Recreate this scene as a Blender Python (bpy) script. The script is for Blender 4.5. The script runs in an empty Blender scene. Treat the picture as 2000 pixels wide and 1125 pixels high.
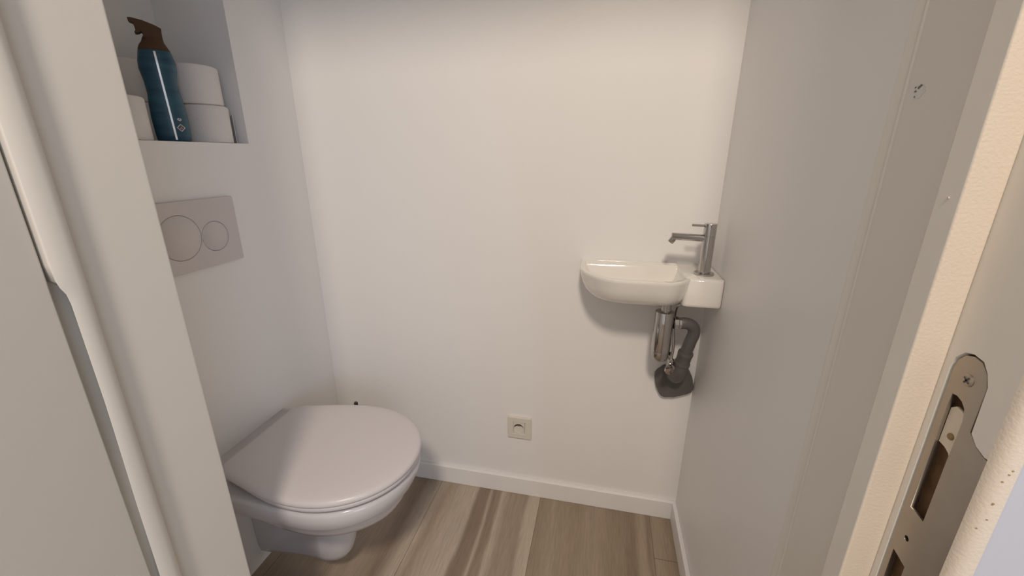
import bpy, bmesh, math, random
from mathutils import Vector, Matrix
random.seed(4)
sc = bpy.context.scene
C = sc.collection
PI = math.pi

# ---------------------------------------------------------------- camera
cam_d = bpy.data.cameras.new('camera')
cam = bpy.data.objects.new('camera', cam_d); C.objects.link(cam)
cam.location = (0, 0, 1.19)
cam.rotation_euler = (math.radians(72.3), 0, math.radians(12.3))
cam_d.sensor_width = 36.0
cam_d.lens = 812.0 / 2000.0 * 36.0
cam_d.clip_start = 0.01
sc.camera = cam

# ---------------------------------------------------------------- light, exposure
world = bpy.data.worlds.new('world'); sc.world = world
world.use_nodes = True
wb = world.node_tree.nodes['Background']
wb.inputs[0].default_value = (1.0, 0.94, 0.90, 1); wb.inputs[1].default_value = 0.55
sc.view_settings.view_transform = 'Standard'
sc.view_settings.look = 'None'
sc.view_settings.exposure = 0.06
sc.view_settings.gamma = 1.0
sc.view_settings.use_curve_mapping = False

def area(name, loc, target, size, power, col, shape='DISK', size_y=None):
    d = bpy.data.lights.new(name, 'AREA'); d.shape = shape; d.size = size
    if size_y: d.size_y = size_y
    d.energy = power; d.color = col
    o = bpy.data.objects.new(name, d); C.objects.link(o)
    o.location = loc
    o.rotation_euler = (Vector(target) - Vector(loc)).to_track_quat('-Z', 'Y').to_euler()
    return o
area('hall_ceiling_light', (0.06, -0.85, 2.60), (-0.1, 0.9, 0.9), 0.28, 29, (1.0, 0.865, 0.73))
area('hall_daylight', (1.35, -1.5, 1.35), (-0.6, 0.9, 0.6), 0.8, 10, (0.60, 0.75, 1.0), 'RECTANGLE', 1.1)

# ---------------------------------------------------------------- materials
def mat(name, col, rough=0.5, metal=0.0, spec=0.5, coat=0.0, bump=0.0, bscale=200, var=0.0, vscale=6):
    m = bpy.data.materials.new(name); m.use_nodes = True
    nt = m.node_tree; b = nt.nodes['Principled BSDF']
    b.inputs['Base Color'].default_value = (*col, 1); b.inputs['Roughness'].default_value = rough
    b.inputs['Metallic'].default_value = metal; b.inputs['Specular IOR Level'].default_value = spec
    b.inputs['Coat Weight'].default_value = coat
    tc = nt.nodes.new('ShaderNodeTexCoord')
    if var:
        n = nt.nodes.new('ShaderNodeTexNoise'); n.inputs['Scale'].default_value = vscale
        n.inputs['Detail'].default_value = 4
        nt.links.new(tc.outputs['Object'], n.inputs['Vector'])
        mx = nt.nodes.new('ShaderNodeMix'); mx.data_type = 'RGBA'
        mx.inputs[6].default_value = (*[c * (1 - var) for c in col], 1)
        mx.inputs[7].default_value = (*[min(1, c * (1 + var)) for c in col], 1)
        nt.links.new(n.outputs['Fac'], mx.inputs[0]); nt.links.new(mx.outputs[2], b.inputs['Base Color'])
    if bump:
        n2 = nt.nodes.new('ShaderNodeTexNoise'); n2.inputs['Scale'].default_value = bscale
        n2.inputs['Detail'].default_value = 3
        nt.links.new(tc.outputs['Object'], n2.inputs['Vector'])
        bp = nt.nodes.new('ShaderNodeBump'); bp.inputs['Strength'].default_value = bump
        bp.inputs['Distance'].default_value = 0.002
        nt.links.new(n2.outputs['Fac'], bp.inputs['Height']); nt.links.new(bp.outputs[0], b.inputs['Normal'])
    return m

M_wall = mat('wall_paint', (0.875, 0.86, 0.845), 0.42, spec=0.35, bump=0.10, bscale=60, var=0.012, vscale=3)
M_ceil = mat('ceiling_paint', (0.88, 0.87, 0.85), 0.8)
M_frame = mat('frame_paint', (0.72, 0.69, 0.635), 0.36, spec=0.4, bump=0.12, bscale=45, var=0.02, vscale=8)
M_rough = mat('frame_roller_paint', (0.71, 0.625, 0.53), 0.45, spec=0.35, bump=0.16, bscale=480, var=0.02, vscale=40)
M_trimw = mat('white_lacquer', (0.87, 0.855, 0.84), 0.35, spec=0.45, bump=0.05, bscale=30)
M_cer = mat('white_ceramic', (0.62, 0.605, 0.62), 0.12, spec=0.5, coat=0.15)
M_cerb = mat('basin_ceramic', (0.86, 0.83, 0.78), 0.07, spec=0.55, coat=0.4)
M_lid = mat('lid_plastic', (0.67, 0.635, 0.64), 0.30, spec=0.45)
M_plate = mat('grey_plastic', (0.66, 0.615, 0.60), 0.35, spec=0.4)
M_line = mat('dark_gap', (0.07, 0.06, 0.055), 0.6)
M_chrome = mat('chrome', (0.52, 0.50, 0.485), 0.10, metal=1.0)
M_chromed = mat('chrome_dull', (0.44, 0.42, 0.40), 0.2, metal=1.0)
M_pvc = mat('grey_pvc', (0.115, 0.108, 0.102), 0.42, spec=0.4)
M_rubber = mat('dark_hose', (0.07, 0.065, 0.06), 0.5)
M_paper = mat('tissue_paper', (0.80, 0.765, 0.74), 0.95, spec=0.1, bump=0.5, bscale=300)
M_core = mat('card_core', (0.45, 0.38, 0.30), 0.9)
M_brown = mat('brown_plastic', (0.090, 0.050, 0.027), 0.65, spec=0.25, var=0.1, vscale=30)
M_silver = mat('silver_stripe', (0.75, 0.75, 0.74), 0.3, metal=0.6)  # bright line running up the bottle front
M_white = mat('white_print', (0.62, 0.56, 0.56), 0.6)
M_red = mat('faded_print', (0.38, 0.22, 0.20), 0.6)
M_steel = mat('strike_steel', (0.42, 0.375, 0.32), 0.36, metal=0.9, var=0.10, vscale=50)
M_wood = mat('mortise_wood', (0.20, 0.115, 0.055), 0.8, bump=0.8, bscale=120, var=0.35, vscale=90)
M_cream = mat('painted_tongue', (0.74, 0.66, 0.54), 0.5, bump=0.3, bscale=120)
M_rust = mat('rusty_screw', (0.28, 0.19, 0.09), 0.5, metal=0.5)
M_socket = mat('socket_plastic', (0.74, 0.70, 0.62), 0.35)
M_black = mat('black_plastic', (0.025, 0.022, 0.02), 0.4)
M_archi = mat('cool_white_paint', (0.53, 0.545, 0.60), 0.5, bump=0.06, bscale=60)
M_chipd = mat('chip_dark_fleck', (0.20, 0.18, 0.16), 0.9)  # dark grey of the small flecks on the filler patch
M_worn = mat('worn_wood', (0.36, 0.25, 0.15), 0.9)
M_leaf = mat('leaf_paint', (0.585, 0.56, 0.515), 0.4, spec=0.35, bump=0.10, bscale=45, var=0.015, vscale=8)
M_chip = mat('chip_filler', (0.80, 0.78, 0.74), 0.8, bump=1.0, bscale=400)

# bottle blue with soft label bands
def mat_bottle():
    m = bpy.data.materials.new('bottle_label'); m.use_nodes = True
    nt = m.node_tree; b = nt.nodes['Principled BSDF']; b.inputs['Roughness'].default_value = 0.35
    tc = nt.nodes.new('ShaderNodeTexCoord'); mp = nt.nodes.new('ShaderNodeMapping')
    mp.inputs['Scale'].default_value = (8, 8, 75)
    n = nt.nodes.new('ShaderNodeTexNoise'); n.inputs['Scale'].default_value = 1.0; n.inputs['Detail'].default_value = 3
    cr = nt.nodes.new('ShaderNodeValToRGB')
    cr.color_ramp.elements[0].position = 0.3; cr.color_ramp.elements[0].color = (0.008, 0.05, 0.10, 1)
    cr.color_ramp.elements[1].position = 0.68; cr.color_ramp.elements[1].color = (0.022, 0.105, 0.155, 1)
    nt.links.new(tc.outputs['Object'], mp.inputs[0]); nt.links.new(mp.outputs[0], n.inputs['Vector'])
    nt.links.new(n.outputs['Fac'], cr.inputs[0]); nt.links.new(cr.outputs[0], b.inputs['Base Color'])
    return m
M_bottle = mat_bottle()

# wood-look floor: planks along Y with printed tone bands that follow the grain
def mat_floor():
    m = bpy.data.materials.new('wood_look_floor'); m.use_nodes = True
    nt = m.node_tree; N = nt.nodes; L = nt.links; b = N['Principled BSDF']
    b.inputs['Roughness'].default_value = 0.42; b.inputs['Specular IOR Level'].default_value = 0.35
    tc = N.new('ShaderNodeTexCoord')
    sp = N.new('ShaderNodeSeparateXYZ'); L.new(tc.outputs['Object'], sp.inputs[0])
    def math_(op, a, bb=None, v=None):
        q = N.new('ShaderNodeMath'); q.operation = op
        if isinstance(a, (int, float)): q.inputs[0].default_value = a
        else: L.new(a, q.inputs[0])
        if bb is not None:
            if isinstance(bb, (int, float)): q.inputs[1].default_value = bb
            else: L.new(bb, q.inputs[1])
        return q.outputs[0]
    # wobble of the grain
    mp = N.new('ShaderNodeMapping'); mp.inputs['Scale'].default_value = (5, 2.2, 1)
    L.new(tc.outputs['Object'], mp.inputs[0])
    nz = N.new('ShaderNodeTexNoise'); nz.inputs['Scale'].default_value = 1.0; nz.inputs['Detail'].default_value = 3
    L.new(mp.outputs[0], nz.inputs['Vector'])
    wob = math_('MULTIPLY', math_('SUBTRACT', nz.outputs['Fac'], 0.5), 0.05)
    xw = math_('ADD', sp.outputs[0], wob)
    u = math_('DIVIDE', math_('ADD', xw, 1.0), 1.4)           # x from -1.0 to 0.4
    cr = N.new('ShaderNodeValToRGB'); e = cr.color_ramp.elements
    dark = (0.205, 0.155, 0.112, 1); mid = (0.285, 0.225, 0.170, 1); light = (0.40, 0.335, 0.270, 1); brown = (0.255, 0.200, 0.145, 1)
    stops = [(-1.0, mid), (-.66, mid), (-.60, dark), (-.545, light), (-.50, mid), (-.44, light), (-.395, light), (-.385, dark), (-.345, dark),
             (-.335, light), (-.325, dark), (-.30, brown), (-.29, light), (-.26, mid), (-.20, mid), (-.19, light), (-.158, light)]
    e[0].position = 0; e[0].color = mid; e[1].position = 1; e[1].color = mid
    for x, c in stops[1:]:
        q = e.new((x + 1.0) / 1.4); q.color = c
    L.new(u, cr.inputs[0])
    cr2 = N.new('ShaderNodeValToRGB'); e2 = cr2.color_ramp.elements
    e2[0].position = 0; e2[0].color = brown; e2[1].position = 1; e2[1].color = dark
    for x, c in [(-.15, brown), (-.10, (0.30, .24, .175, 1)), (-.04, brown), (.03, mid), (.08, brown), (.13, (.23, .178, .128, 1)), (.165, dark), (.185, mid), (.205, mid), (.215, dark), (.235, mid), (.27, brown)]:
        q = e2.new((x + 1.0) / 1.4); q.color = c
    L.new(u, cr2.inputs[0])
    gt = math_('GREATER_THAN', sp.outputs[0], -0.157)
    mx = N.new('ShaderNodeMix'); mx.data_type = 'RGBA'; L.new(gt, mx.inputs[0]); L.new(cr.outputs[0], mx.inputs[6]); L.new(cr2.outputs[0], mx.inputs[7])
    # fine grain
    mp2 = N.new('ShaderNodeMapping'); mp2.inputs['Scale'].default_value = (230, 14, 1)
    L.new(tc.outputs['Object'], mp2.inputs[0])
    n2 = N.new('ShaderNodeTexNoise'); n2.inputs['Scale'].default_value = 1.0; n2.inputs['Detail'].default_value = 5; n2.inputs['Roughness'].default_value = 0.65
    L.new(mp2.outputs[0], n2.inputs['Vector'])
    mp3 = N.new('ShaderNodeMapping'); mp3.inputs['Scale'].default_value = (26, 2.5, 1)
    L.new(tc.outputs['Object'], mp3.inputs[0])
    n3 = N.new('ShaderNodeTexNoise'); n3.inputs['Scale'].default_value = 1.0; n3.inputs['Detail'].default_value = 3
    L.new(mp3.outputs[0], n3.inputs['Vector'])
    g = math_('ADD', math_('MULTIPLY', n2.outputs['Fac'], 0.85), math_('MULTIPLY', n3.outputs['Fac'], 0.60))
    g = math_('ADD', g, 0.51)
    sc_ = N.new('ShaderNodeVectorMath'); sc_.operation = 'SCALE'
    L.new(mx.outputs[2], sc_.inputs[0]); L.new(g, sc_.inputs['Scale'])
    # thin seams between planks (0.19 m wide planks, one on x=-0.157)
    f = math_('FRACT', math_('DIVIDE', math_('ADD', sp.outputs[0], 0.157 + 3.8), 0.38))
    d = math_('ABSOLUTE', math_('SUBTRACT', f, 0.5))
    seam = math_('GREATER_THAN', d, 0.4975)
    # end joint of the plank at the right wall
    ej = math_('MULTIPLY', math_('LESS_THAN', math_('ABSOLUTE', math_('SUBTRACT', sp.outputs[1], 1.045)), 0.0012), math_('GREATER_THAN', sp.outputs[0], 0.224))
    s2 = math_('MAXIMUM', seam, ej)
    mx2 = N.new('ShaderNodeMix'); mx2.data_type = 'RGBA'
    L.new(math_('MULTIPLY', s2, 0.65), mx2.inputs[0]); L.new(sc_.outputs[0], mx2.inputs[6]); mx2.inputs[7].default_value = (0.09, 0.07, 0.05, 1)
    L.new(mx2.outputs[2], b.inputs['Base Color'])
    bp = N.new('ShaderNodeBump'); bp.inputs['Strength'].default_value = 0.25; bp.inputs['Distance'].default_value = 0.001
    L.new(n2.outputs['Fac'], bp.inputs['Height']); L.new(bp.outputs[0], b.inputs['Normal'])
    return m
M_floor = mat_floor()

# ---------------------------------------------------------------- helpers
def obj(name, bm, m, parent=None, smooth=True, bevel=0, seg=2, angle=35, subsurf=0):
    me = bpy.data.meshes.new(name)
    bmesh.ops.recalc_face_normals(bm, faces=bm.faces[:])
    bm.to_mesh(me); bm.free()
    me.materials.append(m)
    o = bpy.data.objects.new(name, me); C.objects.link(o)
    if smooth:
        for p in me.polygons: p.use_smooth = True
        me.set_sharp_from_angle(angle=math.radians(angle))
    if bevel:
        b = o.modifiers.new('bevel', 'BEVEL'); b.width = bevel; b.segments = seg; b.limit_method = 'ANGLE'; b.angle_limit = math.radians(40)
        b.harden_normals = True
    if subsurf:
        s = o.modifiers.new('sub', 'SUBSURF'); s.levels = subsurf; s.render_levels = subsurf
    if parent: o.parent = parent
    return o
def thing(name, label, cat, group=None, kind=None):
    o = bpy.data.objects.new(name, None); C.objects.link(o); o.empty_display_size = 0.05
    if label: o['label'] = label
    if cat: o['category'] = cat
    if group: o['group'] = group
    if kind: o['kind'] = kind
    return o
def struct(o, label, cat):
    o['kind'] = 'structure'; o['label'] = label; o['category'] = cat; return o
def base(root, x, y, z):
    """put the Empty at its thing's base while its parts stay where they are"""
    root.location = (x, y, z)
    for c in root.children: c.matrix_parent_inverse = Matrix.Translation((-x, -y, -z))
def box(bm, x0, x1, y0, y1, z0, z1):
    r = bmesh.ops.create_cube(bm, size=1)
    for v in r['verts']:
        v.co = Vector(((x0 + x1) / 2 + v.co.x * (x1 - x0), (y0 + y1) / 2 + v.co.y * (y1 - y0), (z0 + z1) / 2 + v.co.z * (z1 - z0)))
def boxes(*bs):
    bm = bmesh.new()
    for b in bs: box(bm, *b)
    return bm
def lathe(prof, c=(0, 0, 0), axis=(0, 0, 1), n=48, cap0=True, cap1=True, bm=None):
    """prof: list of (r, h) along the axis from c"""
    bm = bm or bmesh.new()
    q = Vector((0, 0, 1)).rotation_difference(Vector(axis).normalized())
    rings = []
    for r, h in prof:
        rings.append([bm.verts.new(Vector(c) + q @ Vector((r * math.cos(2 * PI * i / n), r * math.sin(2 * PI * i / n), h))) for i in range(n)])
    for a, b in zip(rings, rings[1:]):
        for i in range(n):
            bm.faces.new((a[i], a[(i + 1) % n], b[(i + 1) % n], b[i]))
    if cap0: bm.faces.new(rings[0][::-1])
    if cap1: bm.faces.new(rings[-1])
    return bm
def loft(rings, cap0=True, cap1=True, bm=None):
    bm = bm or bmesh.new(); R = [[bm.verts.new(p) for p in r] for r in rings]; n = len(R[0])
    for a, b in zip(R, R[1:]):
        for i in range(n): bm.faces.new((a[i], a[(i + 1) % n], b[(i + 1) % n], b[i]))
    if cap0: bm.faces.new(R[0][::-1])
    if cap1: bm.faces.new(R[-1])
    return bm
def spline(pts, n=12):
    P = [Vector(p) for p in pts]; P = [2 * P[0] - P[1]] + P + [2 * P[-1] - P[-2]]; out = []
    for i in range(1, len(P) - 2):
        for k in range(n):
            t = k / n; a, b, c, d = P[i - 1:i + 3]
            out.append(0.5 * ((2 * b) + (c - a) * t + (2 * a - 5 * b + 4 * c - d) * t * t + (3 * b - a - 3 * c + d) * t ** 3))
    out.append(P[-2]); return out
def tube(pts, r, n=20, bm=None, smooth=True):
    pts = spline(pts) if smooth else [Vector(p) for p in pts]
    bm = bm or bmesh.new(); rings = []; t0 = (pts[1] - pts[0]).normalized()
    up = Vector((0, 0, 1)) if abs(t0.z) < 0.9 else Vector((1, 0, 0)); u = t0.cross(up).normalized()
    for i, p in enumerate(pts):
        t = (pts[min(i + 1, len(pts) - 1)] - pts[max(i - 1, 0)]).normalized()
        u = (u - t * u.dot(t)).normalized(); v = t.cross(u)
        rr = r(i / (len(pts) - 1)) if callable(r) else r
        rings.append([p + (u * math.cos(2 * PI * k / n) + v * math.sin(2 * PI * k / n)) * rr for k in range(n)])
    return loft(rings, bm=bm)
def plate2d(name, outer, holes, depth, m, parent=None, xform=None, bevel=0.0):
    """flat plate with holes: polygons in (a, b), extruded by depth; xform maps (a, b, h) to the world"""
    cu = bpy.data.curves.new(name, 'CURVE'); cu.dimensions = '2D'; cu.fill_mode = 'BOTH'
    cu.extrude = depth / 2; cu.bevel_depth = bevel; cu.offset = -bevel; cu.bevel_resolution = 2
    for poly in [outer] + list(holes):
        s = cu.splines.new('POLY'); s.points.add(len(poly) - 1); s.use_cyclic_u = True
        for p, (a, b) in zip(s.points, poly): p.co = (a, b, 0, 1)
    t = bpy.data.objects.new('t', cu); C.objects.link(t)
    bpy.context.view_layer.update()
    me = bpy.data.meshes.new_from_object(t.evaluated_get(bpy.context.evaluated_depsgraph_get()))
    bpy.data.objects.remove(t); bpy.data.curves.remove(cu)
    me.name = name; me.materials.clear(); me.materials.append(m)
    for v in me.vertices: v.co = xform(v.co.x, v.co.y, v.co.z)
    bm = bmesh.new(); bm.from_mesh(me); bmesh.ops.remove_doubles(bm, verts=bm.verts[:], dist=1e-6)
    bmesh.ops.recalc_face_normals(bm, faces=bm.faces[:]); bm.to_mesh(me); bm.free()
    o = bpy.data.objects.new(name, me); C.objects.link(o)
    if parent: o.parent = parent
    return o
def circ(a, b, r, n=48, t0=0, t1=2 * PI):
    return [(a + r * math.cos(t0 + (t1 - t0) * i / n), b + r * math.sin(t0 + (t1 - t0) * i / n)) for i in range(n + (0 if t1 - t0 > 6.28 else 1))]
def rrect(x0, x1, y0, y1, r, n=8):
    out = []
    for cx, cy, a in ((x1 - r, y1 - r, 0), (x0 + r, y1 - r, PI / 2), (x0 + r, y0 + r, PI), (x1 - r, y0 + r, 1.5 * PI)):
        out += [(cx + r * math.cos(a + PI / 2 * i / n), cy + r * math.sin(a + PI / 2 * i / n)) for i in range(n + 1)]
    return out

# ---------------------------------------------------------------- the room
XL, XR, YB, ZC = -0.952, 0.3044, 1.22, 2.40
YF, YH = 0.447, 0.2545          # room side and hall side of the front wall
NY0, NY1, NZ0, NZ1, ND = 0.60, 1.014, 1.22, 1.72, 0.22
fl = obj('floor', boxes((-3.0, 3.0, -3.0, YB + .1, -0.1, 0.0)), M_floor, smooth=False)
struct(fl, 'grey brown wood look plank floor', 'floor')
struct(obj('ceiling', boxes((XL - .3, XR + .1, YH, YB + .1, ZC, ZC + .1)), M_ceil, smooth=False), 'white toilet room ceiling', 'ceiling')
struct(obj('wall_back', boxes((XL - .3, XR + .1, YB, YB + .1, 0, ZC)), M_wall, smooth=False), 'white back wall behind the hand basin', 'wall')
struct(obj('wall_right', boxes((XR, XR + .1, YF, YB, 0, ZC)), M_wall, smooth=False), 'white right wall beside the hand basin', 'wall')
# left wall with its niche as one plate with a hole + niche back
def yz(x): return lambda a, b, h: Vector((x + h, a, b))
wl = bmesh.new()
for b in ((XL - ND, XL, YF, NY0, 0, ZC), (XL - ND, XL, NY1, YB, 0, ZC), (XL - ND, XL, NY0, NY1, 0, NZ0), (XL - ND, XL, NY0, NY1, NZ1, ZC), (XL - ND - .08, XL - ND, YF, YB, 0, ZC)):
    box(wl, *b)
struct(obj('wall_left', wl, M_wall, smooth=False), 'white left wall with recessed shelf niche', 'wall')
struct(obj('wall_front', boxes((-3.0, -0.665, YH + .01, YF, 0, 2.6), (0.262, 3.0, YH + .01, YF, 0, 2.6), (-0.665, 0.262, YH + .01, YF, 2.09, 2.6)), M_wall, smooth=False),
       'white wall around the doorway', 'wall')

def skirting(x0, x1, y0, y1): return boxes((x0, x1, y0, y1, 0, 0.070))
struct(obj('baseboard_back', skirting(XL, XR - .0, YB - .013, YB), M_trimw, bevel=.002), 'white baseboard along the back wall', 'baseboard')
struct(obj('baseboard_right', skirting(XR - .013, XR, YF, YB - .013), M_trimw, bevel=.002), 'white baseboard along the right wall', 'baseboard')

# ---------------------------------------------------------------- door frame
door = thing('door_1', 'cream painted door frame with steel strike plate', 'door frame', kind='structure')
RX = 0.235
ZT = 2.03
# right jamb: lining with two pockets routed for the strike plate
def jag(pts, k=.0006):
    return [(a + random.uniform(-k, k), b + random.uniform(-k, k)) for a, b in pts]
Z0 = 1.19
plate_out = [(.2605, Z0 - .385), (.2605, Z0 - .176), (.2660, Z0 - .1752), (.2725, Z0 - .1728), (.2795, Z0 - .167), (.2795, Z0 - .136), (.2830, Z0 - .1275), (.2880, Z0 - .1225),
             (.2945, Z0 - .1215), (.3005, Z0 - .1235), (.3045, Z0 - .1285), (.3060, Z0 - .1345), (.3060, Z0 - .385)]
pocket = [(.2590, Z0 - .39), (.2590, Z0 - .1745), (.2650, Z0 - .1740), (.2720, Z0 - .1715), (.2780, Z0 - .1665), (.2780, Z0 - .135), (.2815, Z0 - .1265), (.2865, Z0 - .1210),
          (.2945, Z0 - .1195), (.3010, Z0 - .1220), (.3060, Z0 - .1280), (.3078, Z0 - .1345), (.3078, Z0 - .39)]
JB = bmesh.new()   # jamb core, set back behind the face skin
box(JB, RX + .010, .262, YH + .01, YF, 0, ZT)
core = obj('jamb', JB, M_wood, door); core['label'] = 'bare wood behind the right jamb face'
# face skin of the right jamb (painted): notched along the hall side edge where the plate lip wraps round
sk = [(.2590, 0), (.3135, 0), (.440, 0)]
outer = [(.2625, 0.0), (.4300, 0.0), (.4300, ZT), (.2625, ZT), (.2625, Z0 - .1742)]
outer += jag([p for p in pocket if p[0] > .2625][0:]) + [(.2625, Z0 - .39)]
# pocket polygon enters from the hall side edge, so it is walked as part of the outline
o = plate2d('jamb_face', outer, [], .0100, M_frame, door, yz(RX + .0050))
# rounded room side edge and hall side edge of the right jamb
def profile_z(poly, z0, z1, bm=None):
    return loft([[(x, y, z0) for x, y in poly], [(x, y, z1) for x, y in poly]], bm=bm)
def arc(cx, cy, r, a0, a1, n=6):
    return [(cx + r * math.cos(math.radians(a0 + (a1 - a0) * i / n)), cy + r * math.sin(math.radians(a0 + (a1 - a0) * i / n))) for i in range(n + 1)]
edge = [(RX + .0099, .4301), (RX, .4301)] + arc(RX + .0002, .4330, .0016, 250, 110, 6) + [(RX - .0004, .4350), (RX - .0028, .4405)] + arc(RX + .0010, .4430, .0038, 190, 95, 5) + [(RX + .0099, YF)]
# the back edge bead
be = bmesh.new(); profile_z(edge, 0, ZT, be)
obj('edge_bead', be, M_frame, door)
he = bmesh.new()
hp = [(RX + .0000, .2625)] + arc(RX + .008, .2625, .008, 180, 270)[1:] + [(RX + .0099, .2545), (RX + .0099, .2625)]
profile_z(hp, 0, ZT, he)
o = obj('edge_bead', he, M_rough, door); o['label'] = 'rounded worn edge toward the hall'
# stop strip of the right jamb
def stop_strip(x0, x1, name='stop'):
    bm = boxes((x0, x1, .3125, .334, 0, ZT)); return bm
o = obj('stop', boxes((RX - .021, RX, .3125, .334, 0, ZT)), M_frame, door, bevel=.0016, seg=3)
o.data.materials.append(M_rough)
for p_ in o.data.polygons:
    if p_.normal.y < -.5: p_.material_index = 1
o['label'] = 'right door stop with roller paint texture'
# head
obj('head', boxes((-.625, .262, YH + .01, YF, ZT, 2.09)), M_frame, door, bevel=.003)
obj('stop', boxes((-.581, RX, .3125, .334, ZT - .021, ZT)), M_frame, door, bevel=.002)
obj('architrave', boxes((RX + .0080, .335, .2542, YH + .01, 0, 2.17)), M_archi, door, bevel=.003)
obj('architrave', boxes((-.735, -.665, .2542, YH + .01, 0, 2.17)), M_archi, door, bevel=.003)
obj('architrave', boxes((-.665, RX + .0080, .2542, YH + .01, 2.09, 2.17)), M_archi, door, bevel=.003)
# left jamb
LX = -.581
lj = bmesh.new()
profile_z([(-.625, .3095), (LX, .3095)] + [(LX, YF - .004)] + arc(LX - .004, YF - .004, .004, 0, 90) + [(-.625, YF)], 0, ZT, lj)
box(lj, -.665, -.625, YH, YF, 0, 2.09)
obj('jamb', lj, M_frame, door, smooth=False)
# left stop, with a hand-cut recess in its hall face
ls = bmesh.new()
def stop_sec(z, k):
    """k = 0: sound corner close to the leaf; k = 1: corner cut back and hollowed"""
    def m(a, b): return (a[0] + (b[0] - a[0]) * k, a[1] + (b[1] - a[1]) * k)
    return [m((LX, .3085), (LX, .3400)), m((-.570, .3078), (-.570, .3360)), m((-.5640, .3078), (-.5640, .3270)), m((-.5608, .3078), (-.5608, .3145)), m((-.5602, .3083), (-.5602, .3150)), (-.560, .326), (-.5612, .331), (-.566, .337), (LX, .342)]
prof = [(0, .2), (.50, .25), (.64, .35), (.76, .55), (.87, .9), (.91, 1), (1.035, 1), (1.047, .8), (1.055, .3), (1.062, .08), (1.08, 0), (ZT, 0)]
loft([[(x, y, z) for x, y in stop_sec(z, c)] for z, c in prof], bm=ls)
obj('stop', ls, M_frame, door, angle=70)
# door leaf folded back flat against the hinge side
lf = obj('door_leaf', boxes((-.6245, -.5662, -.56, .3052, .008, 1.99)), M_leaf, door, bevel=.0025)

# strike plate
sp_holes = [
    [(.3005, Z0 - .2470), (.2872, Z0 - .2475), (.2872, Z0 - .196), (.2868, Z0 - .180), (.2866, Z0 - .164), (.2885, Z0 - .1560), (.2920, Z0 - .1525), (.2965, Z0 - .1510), (.3000, Z0 - .1515), (.3005, Z0 - .160)],
    circ(.2945, Z0 - .2710, .0021, 20),
    [(.3015, Z0 - .2890), (.2880, Z0 - .2915), (.2880, Z0 - .345), (.3015, Z0 - .345)],
]
spl = plate2d('strike_plate', plate_out, sp_holes, .0016, M_steel, door, yz(RX + .0016), bevel=.0003)
spl['label'] = 'brushed steel strike plate in the right jamb'
# painted tongue inside the latch opening
tg_o = [(.3004, Z0 - .162), (.2967, Z0 - .1590), (.2920, Z0 - .1600), (.2866, Z0 - .1630), (.2867, Z0 - .200), (.2880, Z0 - .1955), (.2910, Z0 - .1915), (.2950, Z0 - .1895), (.2985, Z0 - .1890), (.3004, Z0 - .1888)]
tg = plate2d('latch_tongue', tg_o, [], .0022, M_cream, spl, yz(RX + .0040))
tg['label'] = 'cream painted tongue in the latch opening'
# screws with a cross recess
def screw(x, y, z, r, m, parent, ang=0.5):
    bm = lathe([(r, 0), (r, .0006), (r * .8, .0012)], (x, y, z), (-1, 0, 0), 28)
    s = obj('screw', bm, m, parent)
    cb = bmesh.new()
    for a in (ang, ang + PI / 2):
        r0 = bmesh.ops.create_cube(cb, size=1)
        for v in r0['verts']:
            a_, b_ = v.co.y * r * 1.25, v.co.z * r * .28
            v.co = Vector((x - .0012 + v.co.x * .0004, y + a_ * math.cos(ang if a == ang else a) - b_ * math.sin(a), z + a_ * math.sin(a) + b_ * math.cos(a)))
    obj('cross_recess', cb, M_line, s, smooth=False)
    return s
def screw1(x, y, z, r, m, parent, ang=0.5):
    bm = lathe([(r, 0), (r, .0006), (r * .8, .0012)], (x, y, z), (-1, 0, 0), 28)
    for a in (ang, ang + PI / 2): pass
    s = obj('screw', bm, m, parent); return s
s1 = screw1(RX + .0008, .2928, Z0 - .1375, .0042, M_steel, spl); s1.data.materials.append(M_line)
def cross_faces(o, x, y, z, r, ang):
    bm = bmesh.new(); bm.from_mesh(o.data)
    for a in (ang, ang + PI / 2):
        c, s = math.cos(a), math.sin(a)
        pr = [(-r, -.2 * r), (r, -.2 * r), (r, .2 * r), (-r, .2 * r)]
        f0 = [bm.verts.new((x, y + p * c - q * s, z + p * s + q * c)) for p, q in pr]
        f1 = [bm.verts.new((x - .0003, y + p * c - q * s, z + p * s + q * c)) for p, q in pr]
        fs = [bm.faces.new(f0), bm.faces.new(f1[::-1])] + [bm.faces.new((f0[i], f1[i], f1[(i + 1) % 4], f0[(i + 1) % 4])) for i in range(4)]
        for f in fs: f.material_index = 1
    bmesh.ops.recalc_face_normals(bm, faces=bm.faces[:])
    bm.to_mesh(o.data); bm.free()
cross_faces(s1, RX - .0004, .2928, Z0 - .1375, .0026, 0.6)
s2 = screw1(RX + .0030, .2930, Z0 - .1800, .0024, M_rust, spl); s2['label'] = 'small rusty screw in the tongue'

# paint chip with filler above the plate
def blob_plate(name, cy, cz, ry, rz, x, m, parent, n=22, seed=1):
    rnd = random.Random(seed)
    pts = [(cy + ry * math.cos(2 * PI * i / n) * rnd.uniform(.65, 1.1), cz + rz * math.sin(2 * PI * i / n) * rnd.uniform(.65, 1.1)) for i in range(n)]
    return plate2d(name, pts, [], .0008, m, parent, yz(x))
ch = blob_plate('filler_patch', .4165, Z0 + .047, .0078, .0062, RX + .0002, M_chip, door)
ch['label'] = 'rough white filler spot on the right jamb'
for k, (dy, dz, r) in enumerate([(.002, .001, .0011), (-.001, .0035, .0013), (-.003, .0045, .0012), (.0015, -.003, .0007), (.003, .004, .0009)]):
    blob_plate('chip', .4175 + dy, Z0 + .047 + dz, r, r * .8, RX - .0003, M_chipd, ch, 9, k + 3)
blob_plate('chip', .3225, Z0 - .026, .0011, .0009, RX - .0212, M_white, door, 9, 20)
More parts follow.
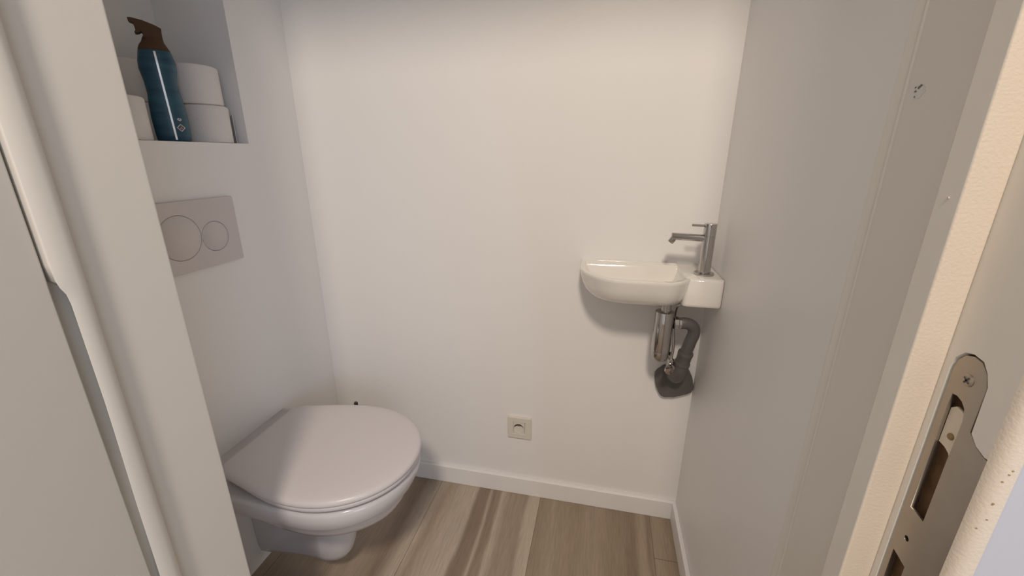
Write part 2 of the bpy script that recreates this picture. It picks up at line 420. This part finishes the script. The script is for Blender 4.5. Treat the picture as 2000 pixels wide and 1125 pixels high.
# chipped paint along the worn hall edge
rc = random.Random(11)
for k in range(7):
    z = Z0 - .172 - .06 * rc.random()
    a = math.radians(rc.uniform(228, 262))
    b_ = lathe([(.0007 * rc.uniform(.5, 1.2), 0), (.0005, .0004)], (RX + .008 + .0078 * math.cos(a), .2625 + .0078 * math.sin(a), z), (math.cos(a), math.sin(a), 0), 7)
    obj('chip', b_, M_worn, door)

# ---------------------------------------------------------------- flush plate
fp = thing('flush_plate', 'grey dual flush plate with two round buttons on the left wall above the toilet', 'flush plate')
py0, py1, pz0, pz1 = .6705, .9165, Z0 - .263, Z0 - .0995
PXF = XL + .0115
obj_p = plate2d('plate', rrect(py0, py1, pz0, pz1, .004), [circ(.757, Z0 - .1815, .0520, 72), circ(.8463, Z0 - .1915, .0368, 60)], .0085, M_plate, fp, yz(XL + .0058), bevel=.0015)
obj('backing', boxes((XL, XL + .0035, py0 + .006, py1 - .006, pz0 + .006, pz1 - .006)), M_line, fp)
def disc_x(name, y, z, r, x0, x1, m, parent, cut=None):
    bm = lathe([(r, 0), (r, x1 - x0 - .0008), (r - .0008, x1 - x0)], (x0, y, z), (1, 0, 0), 72)
    return obj(name, bm, m, parent, angle=60)
b1 = disc_x('large_button', .757, Z0 - .1815, .0512, XL + .0036, XL + .0114, M_plate, fp)
b2 = disc_x('small_button', .8463, Z0 - .1915, .0360, XL + .0036, XL + .0111, M_plate, fp)
# brand lettering, tiny, in the top right corner
def text_mesh(name, s, size, m, parent, loc, ex, ey, depth=.0003):
    cu = bpy.data.curves.new(name, 'FONT'); cu.body = s; cu.size = size; cu.extrude = depth; cu.align_x = 'CENTER'; cu.align_y = 'CENTER'
    t = bpy.data.objects.new('t', cu); C.objects.link(t); bpy.context.view_layer.update()
    me = bpy.data.meshes.new_from_object(t.evaluated_get(bpy.context.evaluated_depsgraph_get()))
    bpy.data.objects.remove(t); bpy.data.curves.remove(cu)
    ex, ey = Vector(ex).normalized(), Vector(ey).normalized(); ez = ex.cross(ey)
    for v in me.vertices: v.co = Vector(loc) + ex * v.co.x + ey * v.co.y + ez * v.co.z
    me.materials.clear(); me.materials.append(m)
    o = bpy.data.objects.new(name, me); C.objects.link(o); o.parent = parent
    return o
text_mesh('lettering', 'GEBERIT', .0046, M_line, fp, (XL + .0103, .9025, Z0 - .1085), (0, 1, 0), (0, 0, 1))
base(fp, XL, .7935, pz0)

# ---------------------------------------------------------------- toilet
TY = .796
def egg(h, xb, xf, hw, xm, hb=None, n=72, nf=2.0, yc=TY, rc=.05, hw_far=None):
    """outline: back edge at xb (half width hb) widening to hw at xm, super-ellipse front to xf"""
    hb = hb if hb is not None else hw * .86
    pts = []
    # front arc from +y side to -y side
    m = n // 2
    for i in range(m + 1):
        t = PI / 2 - PI * i / m
        c, s = math.cos(t), math.sin(t)
        pts.append((xm + (xf - xm) * abs(c) ** (2 / nf), yc + hw * math.copysign(abs(s) ** (2 / nf), s), h))
    k = n - m - 1; q = k // 2
    side = []
    # -y side: smooth curve from (xm,-hw) to back corner, then across, then back
    for i in range(1, q + 1):
        t = (PI / 2) * i / q
        x = xm - (xm - xb) * math.sin(t) ** .9
        ex = 3.6
        y = hb * 0 + (hw) * (max(0, 1 - ((xm - x) / (xm - xb + 1e-9)) ** ex * (1 - 0.0))) ** (1 / ex)
        side.append((x, y))
    flat = [(x, y) for x, y in side]
    pts += [(x, yc - y, h) for x, y in flat]
    pts += [(x, yc + y, h) for x, y in flat[::-1][1:]]
    return pts
def dshape(h, xb, xf, hw, xm, hb, r, n_f=40, nf=2.05, yc=TY):
    pts = []
    for i in range(n_f + 1):
        t = PI / 2 - PI * i / n_f; c, s = math.cos(t), math.sin(t)
        pts.append((xm + (xf - xm) * abs(c) ** (2 / nf), yc + hw * math.copysign(abs(s) ** (2 / nf), s), h))
    # side: cubic from (xm, hw) to (xb + r, hb) then corner radius then back
    side = []
    for i in range(1, 13):
        t = i / 12; x = xm + (xb + r - xm) * t; y = hw + (hb - hw) * ((t * t * (1.6 - .6 * t)) if h > .29 else (1 - (1 - min(1, t * 1.5)) ** 2) * .9 + .1 * t); side.append((x, y))
    sl = .12
    for i in range(1, 9):
        a = PI / 2 * i / 8; side.append((xb + r - r * math.sin(a), hb - r * (1 - math.cos(a))))
    side.append((xb, (hb - r) * .5)); side.append((xb, 0))
    pts += [(x, yc - y, h) for x, y in side]
    pts += [(x, yc + y, h) for x, y in side[::-1][1:]]
    return pts
toilet = thing('toilet', 'white wall-hung toilet with closed pinkish white lid under the flush plate', 'toilet')
R = []
# (h, front x, half width, widest x, back half width)
secs = [(.4225, -.446, .170, -.63, .160), (.4220, -.438, .178, -.63, .166), (.420, -.434, .182, -.63, .169), (.412, -.430, .185, -.63, .171), (.395, -.432, .184, -.63, .170), (.374, -.440, .180, -.635, .166), (.3680, -.445, .176, -.637, .162),
        (.3665, -.452, .169, -.64, .150), (.3645, -.458, .163, -.64, .140), (.350, -.461, .160, -.645, .128), (.33, -.467, .154, -.65, .115), (.314, -.475, .146, -.66, .104), (.306, -.484, .138, -.67, .092), (.302, -.498, .128, -.68, .082),
        (.296, -.540, .098, -.70, .058), (.286, -.580, .076, -.71, .044), (.266, -.603, .062, -.712, .034), (.23, -.616, .056, -.712, .028), (.18, -.626, .053, -.712, .026), (.14, -.634, .051, -.714, .025), (.11, -.644, .047, -.716, .024), (.088, -.657, .039, -.72, .022), (.074, -.675, .027, -.725, .018), (.068, -.70, .012, -.74, .010)]
for h, xf, hw, xm, hb in secs:
    ring = dshape(h, XL, xf, hw, xm, hb, .008 if h > .2 else .005)
    if h < .2:      # the trap falls a little toward the wall
        ring = [(x, y, z - .034 * min(1, max(0, (-.73 - x) / .2)) * (.2 - h) / .132) for x, y, z in ring]
    R.append(ring)
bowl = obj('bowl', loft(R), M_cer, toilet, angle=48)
def slab(secs_, xb, m, name, parent, hb=.150, r=.045, nf=2.05, hw=.190, xf=-.424, xm=-.638, top=()):
    rings = [dshape(h, xb + d, xf - d, hw - d, xm, hb - d, r) for h, d in secs_]
    last = rings[-1]; cx_ = (xb + xf) / 2
    for k, h in top: rings.append([(cx_ + (p[0] - cx_) * k, TY + (p[1] - TY) * k, h) for p in last])
    return obj(name, loft(rings), m, parent, angle=60)
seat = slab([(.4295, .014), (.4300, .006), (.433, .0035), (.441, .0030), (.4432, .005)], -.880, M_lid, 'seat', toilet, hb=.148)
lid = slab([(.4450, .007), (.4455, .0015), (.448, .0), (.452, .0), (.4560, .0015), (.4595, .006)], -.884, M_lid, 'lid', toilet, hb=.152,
           top=[(.96, .4615), (.88, .4632), (.75, .4648), (.55, .4658), (.3, .4662), (.08, .4663)])
# hinge pads joining the lid to the ceramic ledge
for s in (-1, 1):
    obj('hinge', lathe([(.005, 0), (.005, .010), (.004, .011)], (-.895, TY + s * .075, .4235), (0, 0, 1), 24), M_lid, toilet)
for c_ in toilet.children: c_.location.z += .004
base(toilet, XL, TY, .05)

# ---------------------------------------------------------------- toilet brush behind the bowl
tb = thing('toilet_brush', 'toilet brush behind the toilet, only its small dark handle tip showing above the lid', 'toilet brush')
bx, by = -.790, 1.100
obj('holder', lathe([(.038, 0), (.045, .004), (.043, .10), (.040, .115), (.036, .115), (.036, .02)], (bx, by, 0), n=36), M_trimw, tb)
obj('handle', lathe([(.030, .022), (.030, .10), (.007, .118), (.0055, .13), (.0055, .362)], (bx, by, 0), n=20), M_trimw, tb)
o = obj('handle_tip', lathe([(.0062, .362), (.0066, .364), (.0066, .378), (.0048, .381)], (bx, by, 0), n=20), M_black, tb); o['label'] = 'dark tip'
base(tb, bx, by, 0)

# ---------------------------------------------------------------- socket
so = thing('wall_socket', 'cream square power socket on the back wall above the baseboard', 'socket')
sx, sz = -.2375, Z0 - .908
def xz(y): return lambda a, b, h: Vector((a, y - h, b))
hs = .0415
plate2d('frame', rrect(sx - hs, sx + hs, sz - hs, sz + hs, .003), [rrect(sx - .0225, sx + .0225, sz - .0225, sz + .0225, .001)], .008, M_socket, so, xz(YB - .004), bevel=.0015)
plate2d('insert', rrect(sx - .0220, sx + .0165, sz - .0220, sz + .0220, .001), [circ(sx - .003, sz - .002, .0175, 40)], .006, M_socket, so, xz(YB - .0045), bevel=.0004)
obj('insert_side', boxes((sx + .0176, sx + .0222, YB - .0065, YB - .0003, sz - .0220, sz + .0220)), M_socket, so)
# recessed well, its earth pin and the shutter
obj('well', lathe([(.0174, 0), (.0174, .001)], (sx - .003, YB - .0002, sz - .002), (0, -1, 0), 40), M_line, so)
sh = circ(sx - .003, sz - .0045, .0168, 30, PI + .0, 2 * PI) + [(sx + .0125, sz - .001), (sx + .006, sz + .0035), (sx - .003, sz + .0045), (sx - .012, sz + .0035), (sx - .0195, sz - .001)]
plate2d('shutter', sh, [], .0035, M_socket, so, xz(YB - .0030), bevel=.0004)
obj('earth_pin', lathe([(.0024, 0), (.0024, .007), (.0015, .008)], (sx - .003, YB - .001, sz + .0095), (0, -1, 0), 16), M_chromed, so)
base(so, sx, YB, sz - hs)

# ---------------------------------------------------------------- hand basin
bs = thing('hand_basin', 'small white hand basin mounted in the corner of the back and right walls', 'basin')
ZTB, ZBB = Z0 - .294, Z0 - .370
def stad(h, xl, xr, yf, rl, rr, n=14, yb=YB):
    """bowl outline against the wall: flat back on the wall, rounded front corners"""
    pts = []
    pts.append((xr, yb, h))
    # front right corner: ellipse
    for i in range(n + 1):
        a = PI / 2 * i / n
        pts.append((xr - rr[0] * (1 - math.cos(a)), yf + rr[1] * (1 - math.sin(a)), h))
    pts.append(((xl + xr) / 2, yf, h))
    for i in range(n + 1):
        a = PI / 2 * i / n
        pts.append((xl + rl[0] * (1 - math.sin(a)), yf + rl[1] * (1 - math.cos(a)), h))
    pts.append((xl, yb, h)); pts.append(((xl + xr) / 2, yb, h))
    return pts
def bowl_rings():
    out = []
    L = [  # h, xl, xr, yf, rl, rr
        (ZBB, -.004, .206, 1.068, (.075, .06), (.05, .06)),
        (ZBB + .002, -.014, .212, 1.058, (.085, .075), (.055, .07)),
        (ZBB + .009, -.026, .220, 1.045, (.095, .09), (.062, .085)),
        (ZBB + .022, -.038, .228, 1.034, (.105, .105), (.07, .10)),
        (ZBB + .042, -.047, .234, 1.025, (.115, .115), (.075, .11)),
        (ZTB - .010, -.0525, .237, 1.019, (.12, .125), (.08, .115)),
        (ZTB - .003, -.0545, .238, 1.0175, (.12, .125), (.08, .115)),
        (ZTB, -.0525, .2365, 1.019, (.118, .123), (.079, .113))]
    for h, xl, xr, yf, rl, rr in L: out.append(stad(h, xl, xr, yf, rl, rr))
    I = [(ZTB, -.043, .222, 1.029, (.11, .115), (.07, .10)),
         (ZTB - .003, -.041, .219, 1.031, (.108, .112), (.07, .10)),
         (ZTB - .015, -.036, .213, 1.037, (.10, .105), (.07, .095)),
         (ZTB - .035, -.024, .207, 1.047, (.09, .09), (.065, .085)),
         (ZTB - .050, -.008, .200, 1.060, (.075, .07), (.06, .07)),
         (ZTB - .057, .015, .188, 1.080, (.05, .05), (.045, .05))]
    for k, (h, xl, xr, yf, rl, rr) in enumerate(I):
        out.append(stad(h, xl, xr, yf, rl, rr, yb=YB - .016 - .004 * k))
    return out
rb = bowl_rings()
bm = loft(rb)
# tap deck block on the right, its left side against the bowl
dk = bmesh.new()
dpoly = [(.2125, YB), (.2125, 1.078), (.2160, 1.070), (.2230, 1.0665)] + [(XR - .0083, 1.0665)] + arc(XR - .0083, 1.0745, .008, 270, 360) + [(XR - .0003, YB)]
def inset(poly, d): 
    cx = sum(p[0] for p in poly) / len(poly); cy = 1.22
    return [(min(max(x, .2125 + 0), XR - .0003 - d) if x > .25 else x, y + d if y < 1.2 else y) for x, y in poly]
loft([[(x, y, z) for x, y in inset(dpoly, d)] for z, d in ((ZBB + .002, .003), (ZBB + .005, .0005), (ZBB + .010, 0), (ZTB - .006, 0), (ZTB - .001, .002), (ZTB + .0005, .005))], bm=dk)
basin_o = obj('bowl', bm, M_cerb, bs, angle=50)
deck_o = obj('tap_deck', dk, M_cerb, bs, angle=50)
# low upstand along the wall behind the bowl
obj('rear_rim', boxes((-.012, .2125, YB - .012, YB, ZTB - .004, ZTB + .0035)), M_cerb, bs, bevel=.0025)
# lower left apron behind the bowl
ap = [(-.010 - .046, ZTB - .028), (-.046, ZTB - .045), (-.030, ZTB - .062), (-.016, ZBB - .003), (.02, ZBB - .004), (.20, ZBB - .004), (.20, ZTB - .03)]
obj('waste', lathe([(.020, 0), (.020, .0015), (.012, .0025)], (.155, 1.12, ZTB - .0572), n=32), M_chrome, bs)
base(bs, .12, YB, ZBB)

# ---------------------------------------------------------------- tap
tp = thing('tap', 'chrome pillar tap standing on the right end of the hand basin', 'tap')
tx, ty, tz = .2640, 1.118, ZTB + .0005
obj('base_ring', lathe([(.0235, 0), (.0245, .001), (.0245, .0045), (.0235, .0055), (.017, .0058)], (tx, ty, tz), n=40), M_chrome, tp)
obj('column', lathe([(.0150, .005), (.0150, .100), (.0146, .1003), (.0146, .1013), (.0150, .1016), (.0150, .130), (.0142, .1315), (.001, .1318)], (tx, ty, tz), n=40), M_chrome, tp)
spo = tube([(tx - .012, ty, tz + .0945), (tx - .05, ty, tz + .0955), (tx - .0895, ty, tz + .0965)], .0092, 28, smooth=False)
spo_o = obj('spout', spo, M_chrome, tp, angle=50)
obj('aerator', lathe([(.0075, 0), (.0075, .014), (.0066, .0155)], (tx - .0825, ty, tz + .0930), (-.55, 0, -.83), 28), M_chromed, spo_o)
obj('lever', lathe([(.0030, 0), (.0030, .030), (.0024, .0308)], (tx - .013, ty, tz + .1255), (-1, 0, .03), 20), M_chrome, tp)
base(tp, tx, ty, tz)

# ---------------------------------------------------------------- bottle trap and waste pipe
tr = thing('bottle_trap', 'chrome bottle trap with dark grey waste pipe under the hand basin', 'drain trap')
qx, qy = .1800, 1.115
ZB = ZBB
obj('tail_pipe', lathe([(.0185, 0), (.0185, .004), (.0135, .0055), (.0135, .034)], (qx + .002, qy, ZB + .0008), (0, 0, -1), 32), M_chrome, tr)
obj('body', lathe([(.0180, .0), (.0240, .0015), (.0250, .004), (.0250, .112), (.0238, .115), (.0238, .118)], (qx, qy, ZB - .030), (0, 0, -1), 40, cap1=True), M_chrome, tr, angle=40)
obj('cup', lathe([(.0222, 0), (.0228, .003), (.0222, .016), (.018, .026), (.010, .031), (.004, .032)], (qx, qy, ZB - .1478), (0, 0, -1), 36), M_chromed, tr, angle=50)
obj('union_nut', lathe([(.0150, 0), (.0185, .002), (.0185, .012), (.0165, .014), (.0165, .020)], (qx + .0247, qy + .006, ZB - .066), (1, .12, 0), 8), M_chrome, tr)

obj('waste_pipe', tube([(qx + .0445, qy + .009, ZB - .0665), (qx + .056, qy + .010, ZB - .0655), (qx + .072, qy + .013, ZB - .0700), (qx + .0825, qy + .016, ZB - .083), (qx + .084, qy + .018, ZB - .100), (qx + .080, qy + .020, ZB - .118), (qx + .0745, qy + .024, ZB - .148), (qx + .071, qy + .027, ZB - .170)], .0160, 28), M_pvc, tr)
ca = Vector((-.14, .12, -1)).normalized()
cp = Vector((qx + .0728, qy + .0255, ZB - .158))
obj('socket_collar', lathe([(.0165, -.001), (.0200, 0), (.0210, .003), (.0205, .010), (.0195, .012), (.0195, .034), (.0215, .035), (.0215, .042), (.0195, .044)], cp, ca, 36, cap0=True), M_pvc, tr)
pe = cp + ca * .042
obj('lower_bend', tube([pe, pe + ca * .020 + Vector((0, .002, 0)), pe + ca * .045 + Vector((0, .012, 0)), pe + ca * .058 + Vector((0, .034, 0)), (pe.x - .008, YB - .008, pe.z - .058)], lambda t: .0205 + .0045 * t, 28), M_pvc, tr)
esc = [(.211, -.613), (.194, -.630), (.188, -.640), (.188, -.655), (.194, -.682), (.206, -.706), (.212, -.713), (.222, -.7165), (.250, -.713), (.285, -.698), (.297, -.690), (.3015, -.680), (.3015, -.668), (.295, -.640), (.285, -.620), (.275, -.609), (.262, -.603), (.235, -.605)]
plate2d('escutcheon', [(x * 1.0, Z0 + z) for x, z in esc], [], .016, M_pvc, tr, xz(YB - .008), bevel=.003)
base(tr, qx, qy, ZB - .18)

# angle valve and its supply hose to the tap
av = thing('angle_valve', 'small chrome angle valve with thin hose between chrome trap and grey pipe', 'valve')
vx, vz = .2100, Z0 - .572
obj('wall_stub', lathe([(.015, 0), (.015, .003), (.0085, .004), (.0085, .060), (.0105, .061), (.0105, .082)], (vx + .004, YB - .0165, vz), (0, -1, 0), 28), M_chrome, av)
obj('knob', lathe([(.0085, 0), (.0115, .002), (.0125, .014), (.0105, .018), (.004, .0185)], (vx - .0005, YB - .0990, vz - .001), (-.12, -1, -.12), 8), M_chrome, av, angle=20)
obj('outlet_nut', lathe([(.0070, -.006), (.0090, 0), (.0090, .010), (.0065, .012)], (vx + .004, YB - .088, vz + .012), (0, 0, 1), 6), M_chrome, av, angle=20)
obj('supply_hose', tube([(vx + .004, YB - .088, vz + .020), (vx + .007, YB - .080, vz + .06), (vx + .004, YB - .062, vz + .12), (vx + .006, YB - .066, vz + .17), (vx + .018, YB - .085, ZB - .014), (vx + .040, YB - .095, ZB - .010), (vx + .052, YB - .100, ZB + .004)], .0040, 14), M_chromed, av)
base(av, vx, YB, vz)

# ---------------------------------------------------------------- toilet rolls in the niche
def roll(x, y, z, label, r=.056, h=.089, first=[None]):
    t = thing('toilet_roll', label, 'toilet roll', 'toilet rolls in the wall niche')
    if first[0] is None:
        b = obj('paper', lathe([(.020, 0), (r - .004, 0), (r - .001, .0015), (r, .004), (r, h - .006), (r - .0015, h - .002), (r - .005, h), (.020, h), (.020, 0)], n=56, cap0=False, cap1=False), M_paper, t)
        c = obj('core', lathe([(.0199, 0.001), (.0199, h - .001), (.0190, h - .001), (.0190, .001), (.0199, .001)], n=36, cap0=False, cap1=False), M_core, t)
        first[0] = (b, c)
    else:
        for s in first[0]:
            c = s.copy(); C.objects.link(c); c.parent = t
    t.location = (x, y, z); t.rotation_euler[2] = random.uniform(0, 6)
    return t
NZ = NZ0
rb_ = roll(-1.012, .950, NZ, 'white toilet roll, lower one of the stack right of the blue bottle')
roll(-1.016, .9435, NZ + .0893, 'white toilet roll lying on top of another, right of the blue bottle')
roll(-1.112, .850, NZ, 'white toilet roll at the back of the niche, low behind the blue bottle')
roll(-1.112, .850, NZ + .0893, 'white toilet roll high up behind the blue bottle, left of its brown head')
roll(-1.016, .741, NZ, 'white toilet roll left of the blue bottle, partly behind the door frame')
# loose paper end at the right of the lower roll
rb_.rotation_euler[2] = 0
lo = []
for k in range(13):
    a = math.radians(35 + 60 * k / 12); rr_ = .0562 + .0058 * max(0, 1 - k / 9)
    lo.append((rr_ * math.cos(a), rr_ * math.sin(a)))
lo2 = [(x * 1.018, y * 1.018) for x, y in lo]
lb = bmesh.new(); profile_z(lo + lo2[::-1], .001, .070, lb)
lo_o = obj('loose_end', lb, M_paper, rb_)
# ---------------------------------------------------------------- spray bottle
sb = thing('spray_bottle', 'blue spray bottle with brown trigger head standing in the wall niche', 'spray bottle')
cx, cy = -.984, .835
fx = Vector((-cx, -cy, 0)).normalized()           # faces the doorway
rt = Vector((-fx.y, fx.x, 0))                      # its right as seen from the doorway
def P(a, b, z): return Vector((cx, cy, NZ)) + rt * a + fx * b + Vector((0, 0, z))
def oval(z, w, d, off=0, n=36): return [P(off + w * math.cos(2 * PI * i / n), d * math.sin(2 * PI * i / n), z) for i in range(n)]
prof = [(.000, .029, .019, 0), (.003, .0315, .021, 0), (.02, .0325, .022, 0), (.05, .0335, .023, 0), (.075, .0325, .022, .000), (.10, .0300, .021, 0), (.125, .0295, .021, -.0015), (.15, .0335, .022, -.001), (.165, .0335, .022, .0), (.178, .0305, .021, 0), (.187, .0285, .020, 0)]
bd = obj('body', loft([oval(z, w, d, off) for z, w, d, off in prof]), M_bottle, sb, angle=60)
hd_prof = [(.187, .0280, .0195, 0), (.190, .0275, .019, 0), (.197, .0245, .017, .0), (.205, .0195, .0140, .001), (.213, .0175, .0110, .002)]
hd = bmesh.new()
loft([oval(z, w, d, off) for z, w, d, off in hd_prof], bm=hd)
# head: outline in the side view, extruded
side = [(p_, .187 + (z_ - .187) * .76) for p_, z_ in [(-.0155, .218), (-.0120, .226), (-.0145, .233), (-.0185, .229), (-.0245, .2265), (-.0265, .229), (-.0235, .234), (-.0250, .252), (-.0320, .256), (-.0330, .2635), (-.0270, .2645), (-.0080, .2610), (.0100, .2530), (.0205, .2460), (.0195, .232), (.0195, .218)]]
for a_, b_ in ((-.0105, .0105),):
    loft([[P(p, a_ * .75, z) for p, z in side], [P(p * 1.0, a_, z) for p, z in side], [P(p, b_, z) for p, z in side], [P(p, b_ * 1.2, z) for p, z in side]][1:3], bm=hd)
head = obj('trigger_head', hd, M_brown, sb, angle=40, bevel=.0012)
head['label'] = 'brown trigger spray head'
# thin silver stripe on the front and small hazard marks
def front_pt(a, z, lift=.0004):
    for (z0, w0, d0, o0), (z1, w1, d1, o1) in zip(prof, prof[1:]):
        if z0 <= z <= z1:
            t = (z - z0) / (z1 - z0); w = w0 + (w1 - w0) * t; d = d0 + (d1 - d0) * t; of = o0 + (o1 - o0) * t
            u = max(-1, min(1, (a - of) / w)); return P(a, d * math.sqrt(max(0, 1 - u * u)) + lift, z)
st = bmesh.new(); prev = None
N = 30
rows = []
for i in range(N + 1):
    z = .004 + .180 * i / N; c = .004 - .0045 * (i / N)
    rows.append([st.verts.new(front_pt(c + q, z, l)) for q, l in ((-.0020, .0003), (-.0018, .0010), (.0018, .0010), (.0020, .0003), (.0012, -.0004), (-.0012, -.0004))])
for a_, b_ in zip(rows, rows[1:]):
    for k in range(6): st.faces.new((a_[k], a_[(k + 1) % 6], b_[(k + 1) % 6], b_[k]))
st.faces.new(rows[0]); st.faces.new(rows[-1][::-1])
obj('stripe', st, M_silver, sb)
def mark(name, pts_out, pts_in, m, parent):
    bm = bmesh.new(); n = len(pts_out)
    lay = []
    for lift in (.0002, .0009):
        lay.append(([bm.verts.new(front_pt(a, z, lift)) for a, z in pts_out], [bm.verts.new(front_pt(a, z, lift)) for a, z in pts_in]))
    for i in range(n):
        j = (i + 1) % n
        (o0, i0), (o1, i1) = lay
        bm.faces.new((o1[i], o1[j], i1[j], i1[i])); bm.faces.new((o0[i], o0[j], o1[j], o1[i])); bm.faces.new((i0[i], i1[i], i1[j], i0[j])); bm.faces.new((o0[j], o0[i], i0[i], i0[j]))
    return obj(name, bm, m, parent, smooth=False)
dc = (.0165, .030)
dia = lambda r: [(dc[0], dc[1] - r), (dc[0] + r * .95, dc[1]), (dc[0], dc[1] + r), (dc[0] - r * .95, dc[1])]
mark('hazard_diamond', dia(.0085), dia(.0062), M_white, sb)
fl_ = [(dc[0] - .0022, dc[1] - .003), (dc[0] + .0022, dc[1] - .003), (dc[0] + .0026, dc[1]), (dc[0] + .0006, dc[1] + .0036), (dc[0] - .0006, dc[1] + .001), (dc[0] - .0026, dc[1])]
mark('flame', fl_, [(dc[0] + (a - dc[0]) * .15, dc[1] + (z - dc[1]) * .15) for a, z in fl_], M_red, sb)
e_ = [(.0165 + .0042 * math.cos(2 * PI * i / 9), .0475 + .0038 * math.sin(2 * PI * i / 9) * (1 if i % 2 else .6)) for i in range(9)]
mark('emblem', e_, [(.0165 + (a - .0165) * .35, .0475 + (z - .0475) * .35) for a, z in e_], M_white, sb)
base(sb, cx, cy, NZ)
